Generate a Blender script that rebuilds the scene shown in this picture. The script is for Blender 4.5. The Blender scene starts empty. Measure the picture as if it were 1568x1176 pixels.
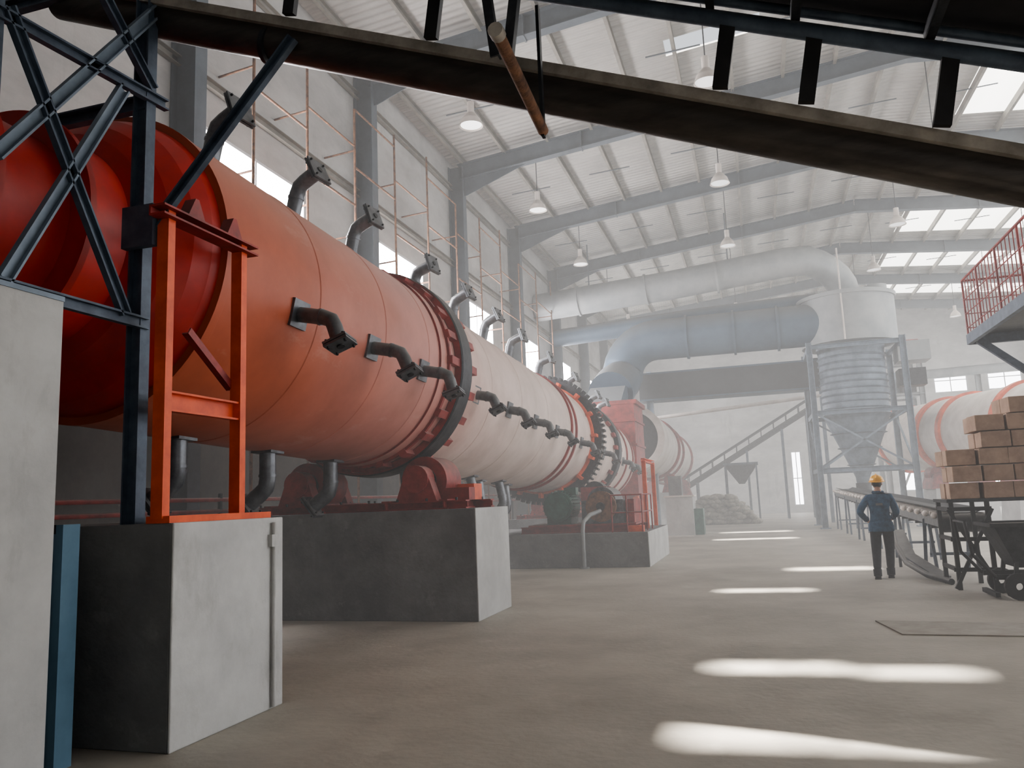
import bpy, bmesh, math, random
from mathutils import Vector, Matrix
random.seed(7)
V=Vector
scene=bpy.context.scene
# ------------------------------------------------------------ materials
def mat(name,col,col2=None,rough=0.6,metal=0.0,scale=3.0,bump=0.0,bscale=None,emit=None,estr=0.0,detail=5,lo=0.35,hi=0.65,stretch=(1,1,1)):
    m=bpy.data.materials.new(name); m.use_nodes=True
    nt=m.node_tree; N=nt.nodes; L=nt.links
    b=N['Principled BSDF']
    b.inputs['Roughness'].default_value=rough; b.inputs['Metallic'].default_value=metal
    if col2 is None: col2=tuple(c*0.72 for c in col)
    tc=N.new('ShaderNodeTexCoord'); mp=N.new('ShaderNodeMapping'); mp.inputs['Scale'].default_value=stretch
    L.new(tc.outputs['Object'],mp.inputs['Vector'])
    no=N.new('ShaderNodeTexNoise'); no.inputs['Scale'].default_value=scale; no.inputs['Detail'].default_value=detail
    no.inputs['Roughness'].default_value=0.65
    L.new(mp.outputs['Vector'],no.inputs['Vector'])
    cr=N.new('ShaderNodeValToRGB'); cr.color_ramp.elements[0].position=lo; cr.color_ramp.elements[1].position=hi
    cr.color_ramp.elements[0].color=(*col2,1); cr.color_ramp.elements[1].color=(*col,1)
    L.new(no.outputs['Fac'],cr.inputs['Fac']); L.new(cr.outputs['Color'],b.inputs['Base Color'])
    if bump>0:
        n2=N.new('ShaderNodeTexNoise'); n2.inputs['Scale'].default_value=bscale or scale*6; n2.inputs['Detail'].default_value=6
        L.new(mp.outputs['Vector'],n2.inputs['Vector'])
        bp=N.new('ShaderNodeBump'); bp.inputs['Strength'].default_value=bump; bp.inputs['Distance'].default_value=0.02
        L.new(n2.outputs['Fac'],bp.inputs['Height']); L.new(bp.outputs['Normal'],b.inputs['Normal'])
    if emit:
        b.inputs['Emission Color'].default_value=(*emit,1); b.inputs['Emission Strength'].default_value=estr
    return m
def overlay(m,scale,lo,hi,col,fac=1.0,stretch=(1,1,1)):
    nt=m.node_tree;N=nt.nodes;L=nt.links;b=N['Principled BSDF']
    old=b.inputs['Base Color'].links[0].from_socket
    tc=N.new('ShaderNodeTexCoord'); mp=N.new('ShaderNodeMapping'); mp.inputs['Scale'].default_value=stretch; L.new(tc.outputs['Object'],mp.inputs['Vector'])
    n=N.new('ShaderNodeTexNoise'); n.inputs['Scale'].default_value=scale; n.inputs['Detail'].default_value=8; n.inputs['Roughness'].default_value=.7; s=n.outputs['Fac']
    L.new(mp.outputs['Vector'],n.inputs['Vector'])
    mr=N.new('ShaderNodeMapRange'); mr.inputs['From Min'].default_value=lo; mr.inputs['From Max'].default_value=hi
    mr.inputs['To Min'].default_value=0; mr.inputs['To Max'].default_value=fac
    L.new(s,mr.inputs['Value'])
    mx=N.new('ShaderNodeMixRGB'); mx.inputs[2].default_value=(*col,1)
    L.new(mr.outputs[0],mx.inputs[0]); L.new(old,mx.inputs[1]); L.new(mx.outputs[0],b.inputs['Base Color'])
def dust(m,col,amt=.6):
    # settled dust on upward-facing surfaces (world-space normal)
    nt=m.node_tree;N=nt.nodes;L=nt.links;b=N['Principled BSDF']
    old=b.inputs['Base Color'].links[0].from_socket
    g=N.new('ShaderNodeNewGeometry'); sx=N.new('ShaderNodeSeparateXYZ'); L.new(g.outputs['Normal'],sx.inputs[0])
    mr=N.new('ShaderNodeMapRange'); mr.inputs['From Min'].default_value=.15; mr.inputs['From Max'].default_value=.95; mr.inputs['To Max'].default_value=amt
    L.new(sx.outputs['Z'],mr.inputs['Value'])
    mx=N.new('ShaderNodeMixRGB'); mx.inputs[2].default_value=(*col,1)
    L.new(mr.outputs[0],mx.inputs[0]); L.new(old,mx.inputs[1]); L.new(mx.outputs[0],b.inputs['Base Color'])
M={}
M['floor']=mat('floor_concrete',(0.45,0.415,0.36),(0.32,0.295,0.255),rough=0.58,scale=0.5,bump=0.25,bscale=14,detail=9)
overlay(M['floor'],.22,.53,.70,(.235,.215,.185),.7)
overlay(M['floor'],1.7,.60,.75,(.56,.53,.47),.5)
overlay(M['floor'],9,.62,.8,(.2,.18,.16),.5)
M['wall']=mat('plaster_wall',(0.47,0.465,0.45),(0.32,0.315,0.305),rough=0.9,scale=0.35,bump=0.3,bscale=5,detail=8,stretch=(1,1,2.2))
overlay(M['wall'],1.0,.56,.75,(.22,.215,.205),.6,stretch=(1,1,.25))
M['wall_low']=mat('painted_shade_low_wall',(0.13,0.12,0.11),(0.075,0.07,0.065),rough=0.9,scale=0.8,bump=0.3,bscale=5,detail=8)  # shade under the drum put into the lower wall's colour
M['conc_dark']=mat('concrete_pad',(0.21,0.213,0.215),(0.125,0.127,0.13),rough=0.85,scale=1.1,bump=0.3,bscale=20,detail=8)
overlay(M['conc_dark'],3.0,.60,.78,(.34,.34,.33),.5)
M['plaster_and_lit']=mat('smooth_render_and_lit_face',(0.54,0.54,0.53),(0.41,0.41,0.405),rough=0.85,scale=1.2,bump=0.2,bscale=12,detail=8)
overlay(M['plaster_and_lit'],2.4,.56,.75,(.32,.315,.30),.65,stretch=(1,1,.5))
M['blue']=mat('blue_grey_steel',(0.085,0.115,0.155),(0.045,0.06,0.088),rough=0.5,metal=0.15,scale=5,bump=0.1)
M['bluelt']=mat('light_blue_steel',(0.22,0.27,0.33),(0.13,0.165,0.21),rough=0.55,metal=0.15,scale=2,bump=0.05)
M['duct']=mat('galvanised_duct',(0.36,0.37,0.37),(0.25,0.27,0.28),rough=0.55,metal=0.2,scale=0.8)
M['ductblue']=mat('blue_duct',(0.085,0.13,0.18),(0.055,0.085,0.125),rough=0.6,metal=0.1,scale=0.6)
M['ductdark']=mat('dark_duct',(0.045,0.05,0.055),(0.025,0.028,0.031),rough=0.6,scale=0.8)
M['steeldk']=mat('dark_steel',(0.045,0.048,0.054),(0.022,0.024,0.028),rough=0.45,metal=0.45,scale=8,bump=0.1)
M['pipe']=mat('pipe_grey_paint',(0.17,0.18,0.195),(0.095,0.10,0.11),rough=0.38,metal=0.5,scale=6)
M['rafter']=mat('rafter_paint',(0.10,0.12,0.14),(0.07,0.085,0.10),rough=0.6,scale=1.5)
M['purlin']=mat('purlin_paint',(0.27,0.25,0.215),(0.17,0.16,0.14),rough=0.6,scale=1.2)
M['red']=mat('red_paint',(0.34,0.04,0.032),(0.16,0.022,0.02),rough=0.5,scale=4,bump=0.05)
M['redhot']=mat('red_oxide_head',(0.50,0.035,0.022),(0.32,0.022,0.017),rough=0.42,scale=1.6)
M['orange']=mat('orange_paint',(0.76,0.12,0.03),(0.52,0.07,0.02),rough=0.48,scale=3)
M['rust']=mat('rusty_iron',(0.26,0.13,0.07),(0.10,0.055,0.04),rough=0.85,scale=9,bump=0.4)
M['trough']=mat('dusty_dark_trough',(0.095,0.083,0.073),(0.035,0.032,0.031),rough=0.42,metal=0.45,scale=1.4,bump=0.2,stretch=(0.5,3,3))
M['tan']=mat('dusty_lip',(0.38,0.35,0.31),(0.20,0.18,0.16),rough=0.7,scale=4)
M['green']=mat('motor_green',(0.035,0.12,0.09),(0.02,0.07,0.055),rough=0.4,scale=5)
M['white']=mat('white_paint',(0.72,0.66,0.61),(0.56,0.50,0.45),rough=0.6,scale=1.2)
M['black']=mat('black_rubber',(0.022,0.022,0.025),(0.013,0.013,0.014),rough=0.6,scale=6)
M['brick']=mat('tan_cartons',(0.42,0.285,0.205),(0.29,0.19,0.135),rough=0.9,scale=3,bump=0.2)
M['sack']=mat('woven_sack',(0.38,0.35,0.29),(0.17,0.155,0.13),rough=0.95,scale=2.5,bump=0.3)
M['yellow']=mat('hard_hat_yellow',(0.90,0.46,0.02),(0.80,0.38,0.02),rough=0.3,scale=2)
M['jacket']=mat('denim_jacket',(0.04,0.10,0.18),(0.018,0.05,0.10),rough=0.9,scale=9,bump=0.4,bscale=30)
M['trouser']=mat('dark_trousers',(0.022,0.024,0.030),(0.012,0.013,0.017),rough=0.9,scale=10,bump=0.3)
M['skin']=mat('skin',(0.45,0.25,0.17),(0.36,0.19,0.13),rough=0.55,scale=6)
M['hair']=mat('black_hair',(0.012,0.01,0.01),(0.006,0.006,0.006),rough=0.6,scale=20)
M['winglow']=mat('window_glass_bright',(0.9,0.92,0.95),(0.85,0.88,0.92),rough=0.3,scale=1,emit=(0.97,0.97,1.0),estr=8.5)
M['winsun']=mat('window_glass_sunlit',(0.9,0.92,0.95),(0.85,0.88,0.92),rough=0.3,scale=1,emit=(1.0,0.96,0.97),estr=32.0)
M['skylight']=mat('translucent_skylight',(0.9,0.9,0.86),(0.85,0.85,0.8),rough=0.5,scale=1,emit=(1.0,0.975,0.91),estr=4.3)
M['lampglow']=mat('lamp_diffuser',(0.9,0.9,0.9),(0.8,0.8,0.8),rough=0.4,scale=1,emit=(1,1,1),estr=.8)
M['frame']=mat('window_frame_white',(0.65,0.66,0.68),(0.55,0.56,0.58),rough=0.5,scale=2)
M['panelblue']=mat('blue_door_panel',(0.12,0.22,0.31),(0.07,0.15,0.22),rough=0.5,scale=1.5)
M['board']=mat('old_board',(0.36,0.335,0.295),(0.29,0.265,0.23),rough=0.9,scale=4)
for k in('pipe','red','steeldk','blue','ductblue'): dust(M[k],(.33,.31,.28),.5)
dust(M['trough'],(.33,.30,.26),.5)
def roofmat():
    m=mat('roof_sheet',(0.48,0.47,0.44),(0.39,0.38,0.355),rough=0.55,scale=0.6)
    nt=m.node_tree;N=nt.nodes;L=nt.links;b=N['Principled BSDF']
    tc=N.new('ShaderNodeTexCoord');w=N.new('ShaderNodeTexWave');w.bands_direction='Y';w.inputs['Scale'].default_value=1.3
    L.new(tc.outputs['Object'],w.inputs['Vector'])
    bp=N.new('ShaderNodeBump');bp.inputs['Strength'].default_value=0.9;bp.inputs['Distance'].default_value=0.06
    L.new(w.outputs['Fac'],bp.inputs['Height']);L.new(bp.outputs['Normal'],b.inputs['Normal'])
    return m
M['roof']=roofmat()
def shellmat():
    m=mat('drum_shell_paint',(1,1,1),(0.78,0.75,0.73),rough=0.5,scale=0.9,bump=0.03,bscale=2)
    nt=m.node_tree;N=nt.nodes;L=nt.links;b=N['Principled BSDF']
    old=b.inputs['Base Color'].links[0].from_socket
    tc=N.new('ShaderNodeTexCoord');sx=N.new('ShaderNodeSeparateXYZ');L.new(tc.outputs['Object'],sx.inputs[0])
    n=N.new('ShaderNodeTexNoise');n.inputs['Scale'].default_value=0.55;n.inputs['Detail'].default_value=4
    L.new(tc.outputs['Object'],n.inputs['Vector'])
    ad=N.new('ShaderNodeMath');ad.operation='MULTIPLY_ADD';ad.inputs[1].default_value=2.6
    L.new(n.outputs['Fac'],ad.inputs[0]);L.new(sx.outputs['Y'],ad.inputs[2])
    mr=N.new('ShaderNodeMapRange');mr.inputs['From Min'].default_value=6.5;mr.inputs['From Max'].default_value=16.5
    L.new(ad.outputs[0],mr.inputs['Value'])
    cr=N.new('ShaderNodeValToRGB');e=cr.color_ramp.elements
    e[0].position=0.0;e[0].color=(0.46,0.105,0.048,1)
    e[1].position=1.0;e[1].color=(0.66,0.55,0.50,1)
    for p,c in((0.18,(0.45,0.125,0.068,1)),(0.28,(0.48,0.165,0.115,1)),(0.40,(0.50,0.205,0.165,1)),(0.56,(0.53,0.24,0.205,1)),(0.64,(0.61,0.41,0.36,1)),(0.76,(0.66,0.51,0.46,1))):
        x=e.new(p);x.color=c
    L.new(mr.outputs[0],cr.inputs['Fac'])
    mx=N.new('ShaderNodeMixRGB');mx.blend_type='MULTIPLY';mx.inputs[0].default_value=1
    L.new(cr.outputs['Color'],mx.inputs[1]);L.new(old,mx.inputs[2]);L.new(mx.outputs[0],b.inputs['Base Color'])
    overlay(m,1.3,.58,.74,(.60,.40,.34),.4,stretch=(1,.5,1))
    dust(m,(.60,.44,.38),.5)
    return m
M['shell']=shellmat()

# ------------------------------------------------------------ mesh builder
def basis(d,up=V((0,0,1))):
    d=d.normalized()
    if abs(d.dot(up))>0.98: up=V((0,1,0)) if abs(d.y)<0.9 else V((1,0,0))
    s=d.cross(up).normalized(); u=s.cross(d).normalized()
    return s,u,d
class B:
    def __init__(s): s.bm=bmesh.new(); s.mats=[]
    def mi(s,k):
        if k not in s.mats: s.mats.append(k)
        return s.mats.index(k)
    def face(s,pts,k,smooth=False):
        vs=[s.bm.verts.new(p) for p in pts]
        try:
            f=s.bm.faces.new(vs); f.material_index=s.mi(k); f.smooth=smooth
        except Exception: pass
    def box(s,c,size,k,rot=None):
        c=V(c); h=V(size)/2
        P=[V((sx*h.x,sy*h.y,sz*h.z)) for sx in(-1,1) for sy in(-1,1) for sz in(-1,1)]
        if rot is not None: P=[rot@p for p in P]
        vs=[s.bm.verts.new(c+p) for p in P]
        for q in((0,1,3,2),(4,6,7,5),(0,4,5,1),(2,3,7,6),(0,2,6,4),(1,5,7,3)):
            f=s.bm.faces.new([vs[i] for i in q]); f.material_index=s.mi(k)
    def bx(s,x0,x1,y0,y1,z0,z1,k): s.box(((x0+x1)/2,(y0+y1)/2,(z0+z1)/2),(abs(x1-x0),abs(y1-y0),abs(z1-z0)),k)
    def hexa(s,bot,top,k):
        a=[s.bm.verts.new(V(p)) for p in bot]; b=[s.bm.verts.new(V(p)) for p in top]
        n=len(a)
        fs=[a[::-1],b]+[[a[i],a[(i+1)%n],b[(i+1)%n],b[i]] for i in range(n)]
        for q in fs:
            f=s.bm.faces.new(q); f.material_index=s.mi(k)
    def prism(s,p1,p2,prof,k,up=V((0,0,1)),closed=True,smooth=False):
        p1=V(p1);p2=V(p2); S,U,D=basis(p2-p1,up)
        a=[s.bm.verts.new(p1+S*x+U*y) for x,y in prof]; b=[s.bm.verts.new(p2+S*x+U*y) for x,y in prof]
        n=len(a)
        for i in range(n if closed else n-1):
            f=s.bm.faces.new([a[i],a[(i+1)%n],b[(i+1)%n],b[i]]); f.material_index=s.mi(k); f.smooth=smooth
        if closed:
            s.face([v.co.copy() for v in a][::-1],k); s.face([v.co.copy() for v in b],k)
    def bar(s,p1,p2,w,h,k,up=V((0,0,1))):
        s.prism(p1,p2,[(-w/2,-h/2),(w/2,-h/2),(w/2,h/2),(-w/2,h/2)],k,up)
    def ibeam(s,p1,p2,w,h,k,t=0.02,up=V((0,0,1))):
        a=w/2;b=h/2
        s.prism(p1,p2,[(-a,-b),(a,-b),(a,-b+t),(t/2,-b+t),(t/2,b-t),(a,b-t),(a,b),(-a,b),(-a,b-t),(-t/2,b-t),(-t/2,-b+t),(-a,-b+t)],k,up)
    def chan(s,p1,p2,w,h,k,t=0.015,up=V((0,0,1)),flip=1):
        a=w/2*flip;b=h/2;t2=t*flip
        pr=[(-a,-b),(a,-b),(a,-b+t),(-a+t2,-b+t),(-a+t2,b-t),(a,b-t),(a,b),(-a,b)]
        s.prism(p1,p2,pr,k,up)
    def angle(s,p1,p2,w,k,t=0.012,up=V((0,0,1))):
        s.prism(p1,p2,[(0,0),(w,0),(w,t),(t,t),(t,w),(0,w)],k,up)
    def cyl(s,p1,p2,r,k,r2=None,seg=16,caps=True):
        p1=V(p1);p2=V(p2); r2=r if r2 is None else r2
        S,U,D=basis(p2-p1)
        c=[(math.cos(2*math.pi*i/seg),math.sin(2*math.pi*i/seg)) for i in range(seg)]
        a=[s.bm.verts.new(p1+(S*x+U*y)*r) for x,y in c]; b=[s.bm.verts.new(p2+(S*x+U*y)*r2) for x,y in c]
        for i in range(seg):
            f=s.bm.faces.new([a[i],a[(i+1)%seg],b[(i+1)%seg],b[i]]); f.material_index=s.mi(k); f.smooth=True
        if caps:
            s.face([v.co.copy() for v in a][::-1],k); s.face([v.co.copy() for v in b],k)
    def lathe(s,p,d,prof,seg=64,k='duct',ks=None,smooth=True):
        p=V(p); S,U,D=basis(V(d))
        for j in range(len(prof)-1):
            (s0,r0),(s1,r1)=prof[j],prof[j+1]; kk=ks[j] if ks else k
            A=[];Bv=[]
            for i in range(seg):
                a=2*math.pi*i/seg; o=S*math.cos(a)+U*math.sin(a)
                A.append(s.bm.verts.new(p+D*s0+o*r0)); Bv.append(s.bm.verts.new(p+D*s1+o*r1))
            for i in range(seg):
                f=s.bm.faces.new([A[i],A[(i+1)%seg],Bv[(i+1)%seg],Bv[i]]); f.material_index=s.mi(kk); f.smooth=smooth
    def tube(s,pts,r,k,seg=14,caps=True,rs=None):
        pts=[V(p) for p in pts]; n=len(pts); rings=[]
        S=None
        for i,p in enumerate(pts):
            if i==0: t=(pts[1]-p).normalized()
            elif i==n-1: t=(p-pts[i-1]).normalized()
            else:
                t1=(p-pts[i-1]).normalized(); t2=(pts[i+1]-p).normalized(); t=(t1+t2).normalized()
            if S is None: S,U,_=basis(t)
            else:
                S=(S-t*S.dot(t)).normalized(); U=S.cross(t)
            rr=rs[i] if rs else r
            rings.append([s.bm.verts.new(p+(S*math.cos(2*math.pi*j/seg)+S.cross(t)*math.sin(2*math.pi*j/seg))*rr) for j in range(seg)])
        for a,b in zip(rings,rings[1:]):
            for j in range(seg):
                f=s.bm.faces.new([a[j],a[(j+1)%seg],b[(j+1)%seg],b[j]]); f.material_index=s.mi(k); f.smooth=True
        if caps:
            s.face([v.co.copy() for v in rings[0]][::-1],k); s.face([v.co.copy() for v in rings[-1]],k)
    def ball(s,c,r,k,seg=16,rot=None):
        r=V(r) if not isinstance(r,(int,float)) else V((r,r,r)); c=V(c)
        res=bmesh.ops.create_uvsphere(s.bm,u_segments=seg,v_segments=max(6,seg//2),radius=1)
        Mx=Matrix.Diagonal((r.x,r.y,r.z))
        if rot is not None: Mx=rot@Mx
        for v in res['verts']:
            v.co=c+Mx@v.co
            for f in v.link_faces: f.material_index=s.mi(k); f.smooth=True
    def done(s,name,parent=None):
        bmesh.ops.recalc_face_normals(s.bm,faces=s.bm.faces)
        me=bpy.data.meshes.new(name); s.bm.to_mesh(me); s.bm.free()
        for k in s.mats: me.materials.append(M[k])
        o=bpy.data.objects.new(name,me); scene.collection.objects.link(o)
        if parent: o.parent=parent
        return o
def arc(c,r,a0,a1,n,e1,e2):
    c=V(c);e1=V(e1);e2=V(e2)
    return [c+e1*(r*math.cos(a0+(a1-a0)*i/n))+e2*(r*math.sin(a0+(a1-a0)*i/n)) for i in range(n+1)]

# ------------------------------------------------------------ camera
F=1720.0
cam=bpy.data.cameras.new('camera'); co=bpy.data.objects.new('camera',cam); scene.collection.objects.link(co)
R=V((0.9551,0.2941,-0.0398)); U=V((0.0803,-0.1269,0.9888)); Fw=V((-0.2857,0.9473,0.1448))
m3=Matrix((R,U,-Fw)).transposed()
m3=m3.to_quaternion().normalized().to_matrix()
co.matrix_world=Matrix.Translation((0,0,1.6))@m3.to_4x4()
cam.sensor_width=36; cam.lens=F/2212*36; cam.clip_start=0.05; cam.clip_end=300
scene.camera=co

# ------------------------------------------------------------ room shell
YB,YF=-5.0,59.0; XL,XR,XM=-9.0,19.0,5.0
def roofz(x): return 12.85+1.4*(1-abs(x-XM)/14.0)
b=B(); b.bx(XL-.3,XR+.3,YB-.3,YF+.3,-0.2,0,'floor'); b.done('floor')
cols=[4.1+6.5*k for k in range(-1,9)]
def grid_wall(b,axis,pos,thick,us,vs,holes,k,low=None):
    for i in range(len(us)-1):
        for j in range(len(vs)-1):
            if any(u0-1e-4<=us[i] and us[i+1]<=u1+1e-4 and v0-1e-4<=vs[j] and vs[j+1]<=v1+1e-4 for u0,u1,v0,v1 in holes): continue
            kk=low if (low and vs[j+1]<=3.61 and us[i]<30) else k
            if axis=='x': b.bx(pos,pos+thick,us[i],us[i+1],vs[j],vs[j+1],kk)
            else: b.bx(us[i],us[i+1],pos,pos+thick,vs[j],vs[j+1],kk)
def uniq(l): return sorted(set(round(a,4) for a in l))
wn=[0]
def window(axis,pos,u0,u1,v0,v1,nu,nv,gl='winglow'):
    wn[0]+=1; b=B()
    def bb(a0,a1,c0,c1,d,k):
        if axis=='x': b.bx(pos-d,pos+d,a0,a1,c0,c1,k)
        else: b.bx(a0,a1,pos-d,pos+d,c0,c1,k)
    bb(u0,u1,v0,v1,0.012,gl)
    t=.06
    for i in range(nu+1):
        u=u0+(u1-u0)*i/nu; u=min(max(u,u0+t/2),u1-t/2); bb(u-t/2,u+t/2,v0,v1,.05,'frame')
    for j in range(nv+1):
        v=v0+(v1-v0)*j/nv; v=min(max(v,v0+t/2),v1-t/2); bb(u0,u1,v-t/2,v+t/2,.045,'frame')
    b.done('window_%d'%wn[0])
lw=[(y+.5,y+4.1,5.9,8.5) for y in cols[:-1] if y>10]
lw=[w for w in lw if w[1]<58]
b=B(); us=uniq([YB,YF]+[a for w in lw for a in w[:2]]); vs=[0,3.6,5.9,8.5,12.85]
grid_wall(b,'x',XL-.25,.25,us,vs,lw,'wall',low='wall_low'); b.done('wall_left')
for w in lw: window('x',XL-.05,*w,2,1,gl='winsun')
rw=[(y+.8,y+5.7,a,c) for y in cols[:-1] for a,c in((1.2,5.0),(7.5,10.5)) if y+5.7<58.5 and y>0]
b=B(); us=uniq([YB,YF]+[a for w in rw for a in w[:2]]); vs=[0,1.2,5.0,7.5,10.5,12.85]
grid_wall(b,'x',XR,.25,us,vs,rw,'wall'); b.done('wall_right')
for w in rw: window('x',XR+.12,*w,4,3)  # right-wall windows out of view, added as fill on the aisle faces
fw=[(a,a+2.0,7.6,9.2) for a in(8.6,11.8,15.0)]+[(2.3,2.95,0.5,4.2)]+[(a,a+3.0,1.2,4.2) for a in(9.0,13.4)]
b=B(); us=uniq([XL-.25,XR+.25]+[a for w in fw for a in w[:2]]); vs=uniq([0,.5,1.2,4.2,7.6,9.2,12.85])
grid_wall(b,'y',YF,.25,us,vs,fw,'wall')
b.hexa([(XL-.25,YF,12.85),(XR+.25,YF,12.85),(XR+.25,YF+.25,12.85),(XL-.25,YF+.25,12.85)],[(XM-.1,YF,14.25),(XM+.1,YF,14.25),(XM+.1,YF+.25,14.25),(XM-.1,YF+.25,14.25)],'wall')
b.done('wall_far')
for w in fw: window('y',YF+.12,*w,2,2)
b=B(); us=[XL-.25,4,11,XR+.25]; vs=[0,5,12.85]
grid_wall(b,'y',YB-.25,.25,us,vs,[(4,11,0,5)],'wall'); b.done('wall_back')

# roof (added narrow slots, mostly unseen, shape the sun bars on the floor)
added_slots=[(-.6,.5,-2.55,-1.95),(.58,1.05,-2.62,-2.1),(1.15,1.4,-2.3,-2.15),(1.5,3.2,-2.7,-2.25),(-.5,.58,-.22,.14),(.74,1.6,-.36,-.04),(-.7,.6,5.72,6.08),(.5,2.0,9.1,9.75),(-1.5,1.0,20.2,21.0),(-1.5,1.0,25.0,25.8)]
sky=[]
for y in cols[:-1]:
    if y>16: sky.append((7.4,17.5,y+1.0,y+5.4))
    elif y>3: sky.append((10.5,17.5,y+1.4,y+4.9))
b=B(); xs=uniq([XL-.4,XM,XR+.4]+[a for w in added_slots+sky for a in w[:2]]); ys=uniq([YB-.3,YF+.3]+[a for w in added_slots+sky for a in w[2:]])
for i in range(len(xs)-1):
    for j in range(len(ys)-1):
        x0,x1,y0,y1=xs[i],xs[i+1],ys[j],ys[j+1]
        if any(a-1e-3<=x0 and x1<=c+1e-3 and d-1e-3<=y0 and y1<=e+1e-3 for a,c,d,e in added_slots+sky): continue
        z0,z1=roofz(x0),roofz(x1)
        b.hexa([(x0,y0,z0),(x1,y0,z1),(x1,y1,z1),(x0,y1,z0)],[(x0,y0,z0+.05),(x1,y0,z1+.05),(x1,y1,z1+.05),(x0,y1,z0+.05)],'roof')
for a,c,d,e in sky:
    z0,z1=roofz(a),roofz(c)
    b.hexa([(a,d,z0+.01),(c,d,z1+.01),(c,e,z1+.01),(a,e,z0+.01)],[(a,d,z0+.03),(c,d,z1+.03),(c,e,z1+.03),(a,e,z0+.03)],'skylight')
b.done('ceiling')
b=B()
for y in cols:
    for x0,x1 in((XL+.35,XM),(XR-.35,XM)):
        za,zb=roofz(x0)-.5,roofz(x1)-.45
        b.ibeam((x0,y,za),(x1,y,zb),.28,.55,'rafter',t=.025)
        s=1 if x1>x0 else -1
        b.hexa([(x0,y-.012,za-.8),(x0+s*.25,y-.012,za-.8),(x0+s*.25,y+.012,za-.8),(x0,y+.012,za-.8)],[(x0,y-.012,za-.2),(x0+s*2.4,y-.012,za+.0),(x0+s*2.4,y+.012,za+.0),(x0,y+.012,za-.2)],'rafter')
        for xx in(-4.5,.2,9.8,14.5):
            if min(x0,x1)<xx<max(x0,x1):
                t=(xx-x0)/(x1-x0); zz=za+(zb-za)*t
                b.bx(xx-.02,xx+.02,y-.16,y+.16,zz-.3,zz+.26,'rafter')
    b.ibeam((XL+.26,y,0),(XL+.26,y,12.6),.3,.5,'rafter',t=.025,up=V((1,0,0)))
    b.ibeam((XR-.26,y,0),(XR-.26,y,12.6),.3,.5,'rafter',t=.025,up=V((1,0,0)))
b.done('steel_portal_frame')
b=B()
x=XL+.5
while x<XR-.2:
    if abs(x-XM)>.3:
        z=roofz(x)-.13; b.chan((x,YB,z),(x,YF,z),.09,.22,'purlin')
    x+=1.45
for y0 in cols[:-1]:
    for x in [XL+1.2+2.9*i for i in range(9)]:
        z=roofz(x)-.3
        b.cyl((x,y0+3.25,z+.06),(x+1.45,y0+3.25,z+.12),.02,'rafter',seg=6)
b.done('roof_purlins')
b=B()
for z in(5.4,9.3,11.9):
    b.chan((XL+.07,YB,z),(XL+.07,YF,z),.1,.18,'purlin')
b.done('trim_1')
for x in(-6.2,-.4,5.6,11.5):
    for y in(17.9,24.3,30.9,37.2,43.5,50):
        b=B(); zt=roofz(x)-.2; z=11.2
        b.cyl((x,y,z+.28),(x,y,zt),.015,'steeldk',seg=6)
        b.cyl((x,y,z+.12),(x,y,z+.42),.09,'white',seg=12)
        b.lathe((x,y,z),(0,0,1),[(-.22,.30),(-.20,.29),(-.05,.24),(.06,.15),(.13,.09)],24,'white')
        b.lathe((x,y,z),(0,0,1),[(-.19,.27),(-.19,.001)],24,'lampglow')
        b.done('pendant_lamp')

# ------------------------------------------------------------ rotary drum
AX=-5.7
def az(y): return 4.11-.04*y
ddir=V((0,1,-.04)).normalized()
def apt(y,x=AX): return V((x,y,az(y)))
def nozzle(b,c,rad,d,phi,jit=0.0,g=1.0,gr=1.0):
    o=V((math.cos(phi),0,math.sin(phi))); t=V((math.sin(phi),0,-math.cos(phi)))
    root=c+o*(rad-.03)
    b.prism(root-d*.14,root+d*.14,[(-.14,-.01),(.14,-.01),(.14,.055),(-.14,.055)],'pipe',up=o)
    dirn=(o*(.5+jit)+t*.75-d*.12).normalized()
    r=.074*gr
    e0=root+o*.36*g
    pts=[root,root+o*.28*g,root+o*.35*g+dirn*.02*g,e0+dirn*.09*g,e0+dirn*.24*g]
    b.tube(pts,r,'pipe',16)
    b.lathe(root+o*.25*g,o,[(-.015,r),(-.015,r+.008),(.015,r+.008),(.015,r)],16,'pipe')
    e=pts[-1]
    S,U2,D=basis(dirn,o)
    h=.12*gr
    b.prism(e-dirn*.012,e+dirn*.012,[(-h,-h),(h,-h),(h,h),(-h,h)],'pipe',up=o)
    b.prism(e+dirn*.022,e+dirn*.045,[(-h,-h),(h,-h),(h,h),(-h,h)],'pipe',up=o)
    for i in(-h*.74,h*.74):
        for j in(-h*.74,h*.74):
            q=e+S*i+U2*j; b.cyl(q-dirn*.035,q+dirn*.07,.013,'steeldk',seg=6)
    b.cyl(e,e+dirn*.06,.04,'steeldk',seg=10)
def tyre(b,c,d,r,w,k,shell,pads=True):
    b.lathe(c-d*w/2,d,[(0,shell),(0,r-.02),(.02,r),(w-.02,r),(w,r-.02),(w,shell)],96,k)
    if pads:
        S,U2,D=basis(d)
        for i in range(24):
            a=2*math.pi*i/24; o=S*math.cos(a)+U2*math.sin(a)
            for sg in(-1,1):
                q=c+o*(shell+.045)+d*sg*(w/2+.16)
                b.prism(q-d*.16,q+d*.16,[(-.06,-.05),(.06,-.05),(.06,.05),(-.06,.05)],'red',up=o)
b=B(); Rr=1.46
c0=apt(5.7)
Ltot=23.4
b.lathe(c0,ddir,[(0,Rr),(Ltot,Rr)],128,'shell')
for s in(.04,1.55,3.1,4.45,7.2,9.0,11,13,17,19.5,Ltot-.06):
    b.lathe(c0+ddir*s,ddir,[(-.03,Rr),(-.02,Rr+.008),(.02,Rr+.008),(.03,Rr)],128,'shell')
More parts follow.
